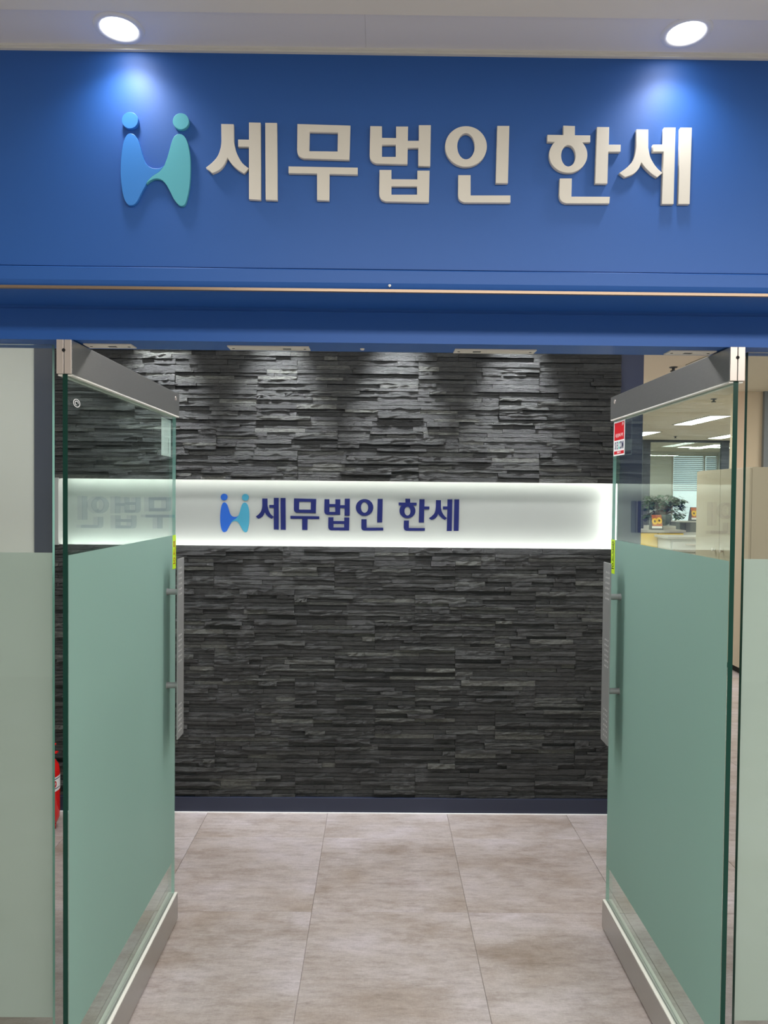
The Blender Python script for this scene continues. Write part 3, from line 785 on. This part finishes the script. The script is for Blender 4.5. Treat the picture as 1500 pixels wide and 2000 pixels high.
# ============================================================ glass doors
def door(n, xc, s, y0, y1, label):
    """s: +1 when the passage side is towards +x (left door), -1 for the right door"""
    d = thing('door_%d' % n, (xc, y0 + 0.05, 0.0), label, 'door', kind='structure')
    t = 0.006
    zb, zt = 0.108, 1.885
    g = MB()
    vs = [(x, y, z) for z in (zb - 0.03, zt + 0.03) for y in (y0, y1) for x in (xc - t, xc + t)]
    g.add(vs, [(0, 4, 6, 2), (1, 3, 7, 5)], 0)
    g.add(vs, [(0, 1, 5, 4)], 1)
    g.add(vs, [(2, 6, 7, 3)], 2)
    obj('glass_leaf', g, [M['glass'], M['glass_edge'], M['glass_edge_pale']], d)
    xi = xc + s * (t + 0.0004)
    f = MB().box(min(xi, xi + s * 0.0003), max(xi, xi + s * 0.0003), y0 + 0.002, y1 - 0.004, 0.245, 1.449)
    obj('frosted_film', f, [M['film']], d)
    # rails: a dark core between two steel cover plates, at top and bottom
    for nm, za, zc in (('top_rail', 1.885, 1.9665), ('bottom_rail', 0.010, 0.108)):
        core = MB().box(xc - 0.0009, xc + 0.0009, y0 + 0.002, y1 + 0.002, za + 0.001, zc - 0.001)
        rl = obj(nm, core, [M['black']], d)
        for q in (-1, 1):
            a, b = xc + q * 0.0010, xc + q * 0.0178
            pl = MB().bbox(min(a, b), max(a, b), y0 - 0.004, y1 + 0.003, za, zc, 0.0012)
            obj('cover_plate', pl, [M['steel']], rl)
            cp = MB().bbox(min(a, b), max(a, b), y0 - 0.0075, y0 - 0.0045, za, zc, 0.0008)
            obj('end_cap', cp, [M['chrome']], rl)
        zlit = (1.8805, 1.8850) if nm == 'top_rail' else (0.108, 0.1125)
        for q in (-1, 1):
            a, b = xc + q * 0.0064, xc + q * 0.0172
            obj('lit_rail_edge', MB().bbox(min(a, b), max(a, b), y0 - 0.001, y1 + 0.001, zlit[0], zlit[1], 0.0012), [M['bead']], rl)
        if nm == 'top_rail':
            hb = MB().tube((xc - 0.0005, y0 - 0.0082, 1.941), (xc - 0.0005, y0 - 0.002, 1.941), 0.0042, n=20)
            obj('adjusting_hole', hb, [M['black']], rl)
            sc = MB().tube((xc + s * 0.0175, y1 - 0.045, 1.945), (xc + s * 0.0192, y1 - 0.045, 1.945), 0.0075, n=20)
            obj('screw', sc, [M['chrome']], rl)
    # handles on both sides of the glass
    yc = y1 - 0.105
    for q in (s, -s):
        xp = xc + q * 0.052
        # perforated plate: cells of a grid with the holes left open
        cols = [-0.0375, -0.026, -0.021, -0.011, -0.006, 0.004, 0.009, 0.0375]
        zs = [0.735]
        holes = set()
        def band(zlo):
            for r_ in range(6):
                zs.append(zlo + r_ * 0.0185)
                zs.append(zlo + r_ * 0.0185 + 0.0065)
                holes.add(len(zs) - 2)
        band(0.758)
        band(1.005)
        band(1.243)
        zs.append(1.372)
        pm = bmesh.new()
        grid = [[pm.verts.new((xp, yc + c * (1 if s > 0 else 1), z)) for c in cols] for z in zs]
        for i in range(len(zs) - 1):
            for j in range(len(cols) - 1):
                if i in holes and j in (1, 3, 5):
                    continue
                pm.faces.new((grid[i][j], grid[i][j + 1], grid[i + 1][j + 1], grid[i + 1][j]))
        bmesh.ops.recalc_face_normals(pm, faces=pm.faces)
        bmesh.ops.solidify(pm, geom=list(pm.faces), thickness=0.004)
        pm.verts.index_update()
        mb = MB().add([v.co[:] for v in pm.verts], [[v.index for v in f_.verts] for f_ in pm.faces])
        pm.free()
        h = obj('handle', mb, [M['alu']], d)
        xv = [v[0] for v in mb.v]
        obj('bright_hole_fill', MB().box(min(xv) + 0.0005, max(xv) - 0.0005, yc - 0.034, yc + 0.034, 0.74, 1.367), [M['white_print']], h)  # white fill added so the holes read as bright dots of light
        for z in (1.252, 0.918):
            p = MB().tube((xc + q * 0.0075, yc, z), (xp - q * 0.003, yc, z), 0.0105, n=20)
            p.tube((xc + q * 0.0068, yc, z), (xc + q * 0.0092, yc, z), 0.0125, n=20)
            obj('handle_post', p, [M['alu']], h)
    return d


d1 = door(1, -0.757, 1, 1.722, 2.632, 'left glass door leaf swung open, green frosted film and steel rails')
d2 = door(2, 0.860, -1, 1.722, 2.600, 'right glass door leaf swung open, red security sticker near its top')


def yz_me(me, x, y, z, facing, parent, m, name):
    """put a flat xy mesh onto a door face: facing +1 looks to +x, -1 looks to -x"""
    if facing > 0:
        mt = Matrix(((0, 0, 1, 0), (1, 0, 0, 0), (0, 1, 0, 0), (0, 0, 0, 1)))
    else:
        mt = Matrix(((0, 0, -1, 0), (-1, 0, 0, 0), (0, 1, 0, 0), (0, 0, 0, 1)))
    me.transform(mt)
    return link(name, me, [m], parent, Vector((x, y, z)) - ORI[parent.name])


# red security sticker on the right door, facing the passage
xs = 0.860 - 0.0066
st = obj('sticker', MB().box(xs - 0.0003, xs, 2.478, 2.594, 1.752, 1.876), [M['white_print']], d2)
st['label'] = 'red and white security sticker'
xf = xs - 0.0004
obj('red_field', MB().box(xf, xs, 2.484, 2.588, 1.807, 1.870), [M['red_print']], st)
obj('red_strip', MB().box(xf, xs, 2.484, 2.588, 1.757, 1.7685), [M['red_print']], st)
for i, c in enumerate('SECOM'):
    yz_me(text_mesh('print', c, 0.036, sx=0.60, bold=0.045), xf - 0.0001, 2.575 - i * 0.0195, 1.787, -1, st, M['teal_print'] if c == 'C' else M['navy_print'], 'print')
yz_me(text_mesh('print', '세콤경비구역', 0.015, sx=0.95, bold=0.0), xf - 0.0001, 2.536, 1.823, -1, st, M['white_print'], 'print')
yz_me(text_mesh('print', 'JTS', 0.011), xf - 0.0001, 2.499, 1.862, -1, st, M['white_print'], 'print')
yz_me(text_mesh('print', '1588-3112', 0.009), xf - 0.0001, 2.536, 1.763, -1, st, M['white_print'], 'print')
# white back of the left door's sticker, on the far face of the glass
xs = -0.757 - 0.0066
st2 = obj('sticker', MB().box(xs - 0.0004, xs, 2.50, 2.612, 1.735, 1.868), [M['white_print']], d1)
st2['label'] = 'pale back of a sticker on the far face of the glass'
obj('print_show_through', MB().box(xs, xs + 0.0002, 2.578, 2.588, 1.745, 1.80), [M['grey_plastic']], st2)
# neon push / pull stickers at the free edges
for dd, xg, s, y1, word, mm in ((d1, -0.757, 1, 2.632, '미시오', 'neon_red'), (d2, 0.860, -1, 2.600, '당기시오', 'neon_dark')):
    xa = xg + s * 0.0068
    xb = xa + s * 0.0004
    e = obj('door_sticker', MB().box(min(xa, xb), max(xa, xb), y1 - 0.040, y1 + 0.001, 1.325, 1.449), [M['neon']], dd)
    e['label'] = 'neon yellow door sticker with dark Korean lettering'
    n = len(word)
    for i, c in enumerate(word):
        yz_me(text_mesh('print', c, 0.031 if n == 3 else 0.028), xb + s * 0.0002, y1 - 0.020, 1.412 - i * (0.030 if n == 3 else 0.026) + (0.0 if n == 3 else 0.016), s, e, M[mm], 'print')
# etched ring mark near the hinge of the left door
rg = MB()
for r0_, r1_, n_ in ((0.0085, 0.0102, 30), (0.0040, 0.0056, 22)):
    vs = []
    for i in range(30):
        a = 2 * math.pi * i / 30
        for r_ in (r0_, r1_):
            vs.append((-0.7505, 1.772 + r_ * math.cos(a) * 2.0, 1.822 + r_ * math.sin(a)))
    rg.add(vs, [(2 * i, 2 * ((i + 1) % 30), 2 * ((i + 1) % 30) + 1, 2 * i + 1) for i in range(n_)])
obj('etched_mark', rg, [M['white_print']], d1)

# ============================================================ fixed sidelights
def sidelight(n, x0, x1, inner, label):
    w_ = thing('window_%d' % n, ((x0 + x1) / 2, 1.785, 0), label, 'window', kind='structure')
    y0, y1 = 1.779, 1.791
    g = MB()
    vs = [(x, y, z) for z in (0.012, 1.9675) for y in (y0, y1) for x in (x0, x1)]
    g.add(vs, [(0, 1, 5, 4), (2, 6, 7, 3)], 0)
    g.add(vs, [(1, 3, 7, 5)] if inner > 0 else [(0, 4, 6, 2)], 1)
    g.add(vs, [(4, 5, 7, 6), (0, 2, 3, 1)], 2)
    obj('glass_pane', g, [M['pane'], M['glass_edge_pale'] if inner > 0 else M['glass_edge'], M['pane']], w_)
    f = MB().box(x0 + (0.003 if inner < 0 else 0), x1 - (0.003 if inner > 0 else 0), y1 + 0.0004, y1 + 0.0007, 0.262, 1.449)
    obj('frosted_film', f, [M['film_pale']], w_)
    b = MB().box(x0, x1, 1.765, 1.805, 0.0, 0.011)
    obj('floor_channel', b, [M['steel']], w_)
    return w_


sidelight(1, -2.4, -0.814, 1, 'fixed glass sidelight left of the doors with pale frosted film')
sidelight(2, 0.918, 2.6, -1, 'fixed glass sidelight right of the doors with pale frosted film')

# lock and pivot plates under the header
def plate(x0, x1, y0, y1, label, pivot):
    p = thing('lock_plate', ((x0 + x1) / 2, (y0 + y1) / 2, 1.967), label, 'plate', 'pale plates under the header')
    obj('face', MB().bbox(x0, x1, y0, y1, 1.9665, 1.9699, 0.0008), [M['plastic_white']], p)
    for xx in (x0 + 0.012, x1 - 0.012):
        obj('screw', MB().tube((xx, (y0 + y1) / 2, 1.9658), (xx, (y0 + y1) / 2, 1.9668), 0.0035, n=12), [M['dark_plastic']], p)
    xx = x0 + (x1 - x0) * pivot
    obj('slot', MB().box(xx - 0.010, xx + 0.010, (y0 + y1) / 2 - 0.006, (y0 + y1) / 2 + 0.006, 1.9660, 1.9667), [M['dark_plastic']], p)


plate(-0.381, -0.178, 1.777, 1.820, 'pale lock plate under the blue header, left of the middle', 0.72)
plate(0.186, 0.391, 1.786, 1.830, 'pale lock plate under the blue header, right of the middle', 0.28)
plate(-0.735, -0.617, 1.772, 1.815, 'pivot plate under the header above the left door rail', 0.55)
plate(0.722, 0.838, 1.776, 1.820, 'pivot plate under the header above the right door rail', 0.45)
sb = MB().lathe((-0.046, 1.80, 1.9695), [(0.0, -0.004), (0.004, -0.0035), (0.006, 0.0)], 14)
tag(obj('door_stop', sb, [M['plastic_white']]), 'tiny white button under the middle of the blue header', 'stop')

# ============================================================ lamps
def downlight(x, y, z, label, power_mat):
    d = thing('downlight', (x, y, z), label, 'lamp', 'round downlights over the sign')
    ring = MB().lathe((x, y, z), [(0.0375, 0.014), (0.0365, 0.002), (0.0375, -0.003), (0.043, -0.0045), (0.0495, -0.003), (0.051, 0.0), (0.051, 0.002)], 48)
    obj('ring', ring, [M['ring']], d)
    lens = MB()
    n = 40
    lens.add([(x + 0.0375 * math.cos(2 * math.pi * i / n), y + 0.0375 * math.sin(2 * math.pi * i / n), z + 0.001) for i in range(n)], [tuple(reversed(range(n)))])
    obj('lens', lens, [power_mat], d)
    lamp('downlight_beam', 'SPOT', (x, y, z - 0.006), 4.6, (0.92, 0.94, 1.0), spot_size=R(134), spot_blend=1.0, shadow_soft_size=0.022)


downlight(-0.549, 1.504, 2.566, 'lit round downlight above the emblem end of the sign', M['lens'])
downlight(0.627, 1.492, 2.566, 'lit round downlight above the right end of the sign', M['lens'])

for x in (-1.085, -0.505, 0.090, 0.680):
    c = (x, 3.33, 2.72)
    lamp('lobby_downlight', 'SPOT', (x, 3.36, 2.70), 120, (0.92, 0.95, 1.0), rot=(R(15), 0, 0), spot_size=R(46), spot_blend=1.0, shadow_soft_size=0.03)

# ============================================================ fire extinguisher
fe = thing('fire_extinguisher', (-1.585, 3.36, 0), 'red fire extinguisher on the floor beside the navy wall edge, half hidden by sidelight', 'fire extinguisher')
c = (-1.585, 3.36, 0)
body = MB().lathe(c, [(0.0, 0.0), (0.058, 0.0), (0.060, 0.028), (0.056, 0.03), (0.066, 0.036), (0.0745, 0.06), (0.0755, 0.09), (0.0755, 0.29), (0.071, 0.325), (0.055, 0.352), (0.03, 0.366), (0.02, 0.372), (0.02, 0.385), (0.0, 0.385)], 40)
cy = obj('cylinder', body, [M['red']], fe)
obj('label_band', MB().lathe(c, [(0.0759, 0.205), (0.0759, 0.278)], 24, a0=-140, a1=20), [M['white_print']], cy)
lb = MB()
a_ = R(-27)
ctr = Vector((c[0], c[1], 0.243))
vs = []
for i in range(24):
    t = 2 * math.pi * i / 24
    aa = a_ + 0.24 * math.cos(t)
    vs.append((c[0] + 0.0768 * math.cos(aa), c[1] + 0.0768 * math.sin(aa), 0.243 + 0.020 * math.sin(t)))
vs.append((c[0] + 0.0768 * math.cos(a_), c[1] + 0.0768 * math.sin(a_), 0.243))
lb.add(vs, [(24, i, (i + 1) % 24) for i in range(24)])
obj('red_badge', lb, [M['red_print']], cy)
tm = text_mesh('print', 'KDF', 0.018, sx=0.85)
for v in tm.vertices:
    aa = a_ + v.co.x / 0.0763
    r_ = 0.0774
    v.co = (c[0] + r_ * math.cos(aa) - c[0], c[1] + r_ * math.sin(aa) - c[1], v.co.y + 0.243)
link('print', tm, [M['white_print']], cy, (0, 0, 0))
for zz, w0 in ((0.268, 0.5), (0.220, 0.42)):
    obj('print_line', MB().lathe(c, [(0.0763, zz - 0.002), (0.0763, zz + 0.002)], 10, a0=-52, a1=8), [M['navy_print']], cy)
obj('valve', MB().tube((c[0], c[1], 0.38), (c[0], c[1], 0.43), 0.016).tube((c[0] - 0.03, c[1], 0.41), (c[0] + 0.02, c[1], 0.41), 0.012), [M['chrome']], fe)
lv = MB()
lv.bbox(c[0] - 0.02, c[0] + 0.060, c[1] - 0.011, c[1] + 0.011, 0.432, 0.440, 0.002)
obj('lever', lv, [M['red']], fe)
lv = MB()
lv.bbox(c[0] - 0.02, c[0] + 0.070, c[1] - 0.011, c[1] + 0.011, 0.392, 0.400, 0.002)
obj('carry_handle', lv, [M['red']], fe)
hz = MB()
pts = [Vector((c[0] - 0.03, c[1], 0.41)), Vector((c[0] - 0.075, c[1] - 0.01, 0.395)), Vector((c[0] - 0.09, c[1] - 0.01, 0.33)), Vector((c[0] - 0.088, c[1], 0.14))]
for p, q in zip(pts, pts[1:]):
    hz.tube(p, q, 0.009, n=12)
obj('hose', hz, [M['black']], fe)
fe.scale = (1, 1, 0.93)

# ============================================================ office beyond, seen to the right
struct('wall_office_right', MB().box(3.72, 8.2, 7.40, 7.55, 0, 2.72), M['beige_wall'], 'beige partition wall behind the tall cabinet')
struct('trim_6', MB().box(3.98, 5.4, 7.36, 7.40, 0, 2.72), M['steel_blue'], 'grey blue wall strip seen through the right sidelight')
struct('wall_right', MB().box(8.1, 8.2, 1.84, 17.6, 0, 2.72), M['grey_wall'], 'grey far side wall of the office')
struct('wall_left_office', MB().box(1.2, 1.327, 3.80, 17.6, 0, 2.72), M['grey_wall'], 'office side of the slate wall')
struct('wall_far', MB().box(1.3, 6.99, 17.0, 17.2, 0, 2.72).box(6.99, 8.2, 17.0, 17.2, 0, 0.95).box(6.99, 8.2, 17.0, 17.2, 2.62, 2.72), M['grey_wall'], 'grey far wall with the office window')
# glazed partition
gp = thing('glass_partition', (5.2, 13.6, 0), 'dark framed glass partition at the back of the office', 'partition')
obj('head_rail', MB().box(1.33, 8.1, 13.57, 13.63, 2.675, 2.72), [M['frame_dark']], gp)
for x in (2.2, 3.6, 5.025, 6.53, 7.9):
    obj('post', MB().box(x, x + 0.145, 13.57, 13.63, 0, 2.675), [M['frame_dark']], gp)
obj('sill_rail', MB().box(1.33, 8.1, 13.57, 13.63, 0.0, 0.06), [M['frame_dark']], gp)
for x0, x1 in ((2.345, 3.6), (3.745, 5.025), (5.17, 6.53), (6.675, 7.9)):
    obj('pane', MB().box(x0, x1, 13.595, 13.605, 0.06, 2.675), [M['pane']], gp)
wn = thing('window_3', (7.5, 17.0, 0.95), 'bright office window with lowered pale blinds', 'window', kind='structure')
obj('pane', MB().box(6.99, 8.1, 17.05, 17.06, 0.95, 2.62), [M['sky_glass']], wn)
for x in (6.99, 7.755, 8.07):
    obj('frame', MB().box(x, x + 0.035, 16.98, 17.05, 0.95, 2.62), [M['grey_top']], wn)
z = 2.60
while z > 1.80:
    sl = MB().add([(7.03, 16.985, z), (7.75, 16.985, z), (7.75, 16.955, z - 0.034), (7.03, 16.955, z - 0.034)], [(0, 1, 2, 3)])
    obj('blind_slat', sl, [M['blind']], wn)
    sl = MB().add([(7.80, 16.985, z), (8.06, 16.985, z), (8.06, 16.950, z - 0.040), (7.80, 16.950, z - 0.040)], [(0, 1, 2, 3)])
    obj('blind_slat', sl, [M['blind']], wn)
    z -= 0.046

# ceiling light panels of the office
LP = [(2.70, 4.72), (4.57, 9.53), (4.57, 11.9), (6.18, 11.9), (4.57, 7.15), (6.2, 9.53), (5.4, 14.6), (7.0, 14.6)]
NM = ['nearest long ceiling light panel, just right of the doorway', 'long ceiling light panel seen whole through the right door glass',
      'long ceiling light panel partly behind the dark post edge', 'long ceiling light panel farther right near the glass partition',
      'long ceiling light panel hidden above the door rail', 'long ceiling light panel in the outer office row',
      'long ceiling light panel beyond the partition, left one', 'long ceiling light panel beyond the partition, right one']
for (x, y), nm in zip(LP, NM):
    p = thing('ceiling_light', (x, y, 2.70), nm, 'ceiling light', 'long office ceiling panels')
    f = MB()
    for a in ((x - .15, x + .15, y - .02, y), (x - .15, x + .15, y + 1.22, y + 1.24), (x - .15, x - .13, y, y + 1.22), (x + .13, x + .15, y, y + 1.22)):
        f.box(*a, 2.712, 2.7195)
    obj('frame', f, [M['grey_top']], p)
    obj('diffuser', MB().box(x - .13, x + .13, y, y + 1.22, 2.713, 2.7195), [M['tube']], p)
for x, y, nm in ((2.495, 6.07, 'dark ceiling sprinkler seen above the steel rail of right door'), (3.73, 7.96, 'dark ceiling sprinkler seen below the steel rail of right door'), (5.30, 12.75, 'dark ceiling sprinkler near the glass partition')):
    s_ = thing('sprinkler', (x, y, 2.68), nm, 'sprinkler', 'small dark ceiling sprinklers')
    obj('plate', MB().lathe((x, y, 2.72), [(0.035, 0), (0.03, -0.008), (0.0, -0.009)], 16), [M['dark_plastic']], s_)
    obj('head', MB().tube((x, y, 2.69), (x, y, 2.711), 0.012).tube((x, y, 2.682), (x, y, 2.69), 0.025), [M['dark_plastic']], s_)

# tall beige cabinet
cb = thing('tall_cabinet', (3.5, 6.84, 0), 'tall beige two door cabinet standing along the office aisle', 'cabinet')
obj('body', MB().bbox(3.31, 3.75, 6.30, 7.36, 0.06, 1.888, 0.003), [M['beige_steel']], cb)
obj('plinth', MB().box(3.33, 3.74, 6.31, 7.35, 0.0, 0.06), [M['black']], cb)
for ya, yb, yk in ((6.303, 6.846, 6.775), (6.852, 7.357, 6.935)):
    dr = obj('door', MB().bbox(3.29, 3.309, ya, yb, 0.065, 1.880, 0.002), [M['beige_steel']], cb)
    kn = MB().tube((3.29, yk, 1.105), (3.265, yk, 1.105), 0.010).tube((3.268, yk, 1.105), (3.262, yk, 1.105), 0.018)
    obj('knob', kn, [M['chrome']], dr)

# yellow sideboard with things on it
sbd = thing('sideboard', (3.7, 9.4, 0), 'yellow fronted low cabinet with grey top at the back of the office', 'cabinet')
obj('body', MB().box(3.30, 3.98, 9.27, 9.62, 0.0, 1.155), [M['grey_top']], sbd)
obj('worktop', MB().bbox(3.28, 4.0, 9.235, 9.64, 1.155, 1.19, 0.003), [M['grey_top']], sbd)
for x0, x1 in ((3.30, 3.638), (3.646, 3.975)):
    obj('door', MB().bbox(x0, x1, 9.25, 9.269, 0.03, 1.150, 0.002), [M['yellow']], sbd)
bx = thing('tray', (3.79, 9.5, 1.19), 'flat pale tray on the grey worktop under the plant', 'tray')
obj('rim', MB().bbox(3.58, 3.93, 9.38, 9.60, 1.19, 1.238, 0.004), [M['grey_top']], bx)
pr = thing('desk_cabinet', (4.1, 8.7, 0), 'light grey drawer cabinet right of the yellow sideboard', 'cabinet')
obj('body', MB().bbox(3.62, 4.35, 8.80, 9.2, 0.0, 1.10, 0.004), [M['grey_plastic']], pr)
obj('top', MB().bbox(3.58, 4.37, 8.77, 9.22, 1.10, 1.13, 0.004), [M['grey_top']], pr)
for z in (0.80, 0.94):
    dw = obj('drawer', MB().bbox(3.64, 4.34, 8.785, 8.80, z, z + 0.125, 0.002), [M['grey_plastic']], pr)
    obj('drawer_handle', MB().bbox(3.80, 4.1, 8.770, 8.785, z + 0.085, z + 0.098, 0.002), [M['chrome']], dw)
pn = thing('printer', (4.4, 9.93, 1.0), 'dark low office printer behind the grey drawer cabinet', 'printer')
obj('body', MB().bbox(4.14, 4.68, 9.76, 10.12, 1.14, 1.275, 0.01), [M['dark_plastic']], pn)
obj('lid', MB().bbox(4.13, 4.69, 9.75, 10.13, 1.275, 1.292, 0.004), [M['grey_plastic']], pn)
obj('base_cabinet', MB().box(4.14, 4.68, 9.76, 10.12, 0.0, 1.14), [M['grey_plastic']], pn)


def calendar(x, y, z, s, label):
    cdr = thing('desk_calendar', (x, y, z), label, 'calendar', 'standing desk calendars')
    w_, h_, dy = 0.14 * s, 0.19 * s, 0.06
    st_ = MB().add([(x, y, z), (x + w_, y, z), (x + w_, y + dy, z + h_), (x, y + dy, z + h_), (x, y + 2 * dy, z), (x + w_, y + 2 * dy, z)],
                   [(0, 1, 2, 3), (3, 2, 5, 4), (0, 3, 4), (1, 5, 2), (0, 4, 5, 1)])
    obj('easel', st_, [M['dark_plastic']], cdr)

    def on_face(u, v, off):
        return (x + u * w_, y + dy * v - off, z + h_ * v + off * 0.3)
    pg = MB().add([on_face(u, v, 0.002) for u, v in ((0.06, 0.22), (0.94, 0.22), (0.94, 0.97), (0.06, 0.97))], [(0, 1, 2, 3)])
    page = obj('page', pg, [M['orange']], cdr)
    obj('caption_strip', MB().add([on_face(u, v, 0.003) for u, v in ((0.0, 0.10), (0.9, 0.10), (0.9, 0.24), (0.0, 0.24))], [(0, 1, 2, 3)]), [M['white_print']], cdr)
    for cu_, cv_ in ((0.3, 0.55), (0.7, 0.6)):
        for r_, m_, of in ((0.25, 'petal', 0.004), (0.09, 'bark', 0.005)):
            k = 14
            obj('flower_print', MB().add([on_face(cu_ + r_ * math.cos(2 * math.pi * i / k), cv_ + r_ * 0.85 * math.sin(2 * math.pi * i / k), of) for i in range(k)], [tuple(range(k))]), [M[m_]], page)


calendar(3.56, 9.24, 1.19, 1.05, 'sunflower desk calendar on the grey worktop left of the plant')
calendar(4.33, 9.82, 1.292, 1.0, 'orange desk calendar standing on the dark printer')

pl = thing('potted_plant', (3.80, 9.5, 1.238), 'bushy green leafy plant in a dark round pot on the sideboard', 'plant')
obj('pot', MB().lathe((3.79, 9.5, 1.238), [(0.0, 0.0), (0.06, 0.0), (0.095, 0.03), (0.118, 0.08), (0.12, 0.12), (0.108, 0.15), (0.098, 0.145), (0.0, 0.135)], 28), [M['pot']], pl)
stm = MB()
lf = MB()
rnd = random.Random(3)
for i in range(105):
    a = rnd.uniform(0, 2 * math.pi)
    el = rnd.uniform(0.05, 1.0)
    rad = (0.10 + 0.18 * math.sqrt(rnd.random()))
    tip = Vector((3.83 + rad * math.cos(a) * 1.0, 9.54 + rad * math.sin(a) * 0.3, 1.40 + 0.30 * el * (1.0 - 0.55 * (rad / 0.34) ** 2) - (0.06 if el < 0.3 else 0)))
    base = Vector((3.79 + 0.02 * math.cos(a), 9.5 + 0.02 * math.sin(a), 1.37))
    mid = (base + tip) / 2 + Vector((0, 0, 0.06))
    stm.tube(base, mid, 0.004, 0.003, n=5, caps=False)
    stm.tube(mid, tip, 0.003, 0.002, n=5, caps=False)
    for q in range(rnd.randint(7, 10)):
        b = 2 * math.pi * q / 8 + rnd.uniform(-0.3, 0.3)
        ln = rnd.uniform(0.05, 0.085)
        dirv = Vector((math.cos(b), math.sin(b), rnd.uniform(-0.7, 0.1)))
        sd = dirv.cross(Vector((0, 0, 1))).normalized() * ln * 0.3
        o_ = tip + Vector((rnd.uniform(-.025, .025), rnd.uniform(-.02, .02), rnd.uniform(-.02, .02)))
        lf.add([o_, o_ + dirv * ln * 0.5 + sd + Vector((0, 0, .004)), o_ + dirv * ln, o_ + dirv * ln * 0.5 - sd + Vector((0, 0, .004))], [(0, 1, 2, 3)])
obj('stems', stm, [M['bark']], pl)
o = obj('foliage', lf, [M['leaf']], pl)
o['kind'] = 'stuff'
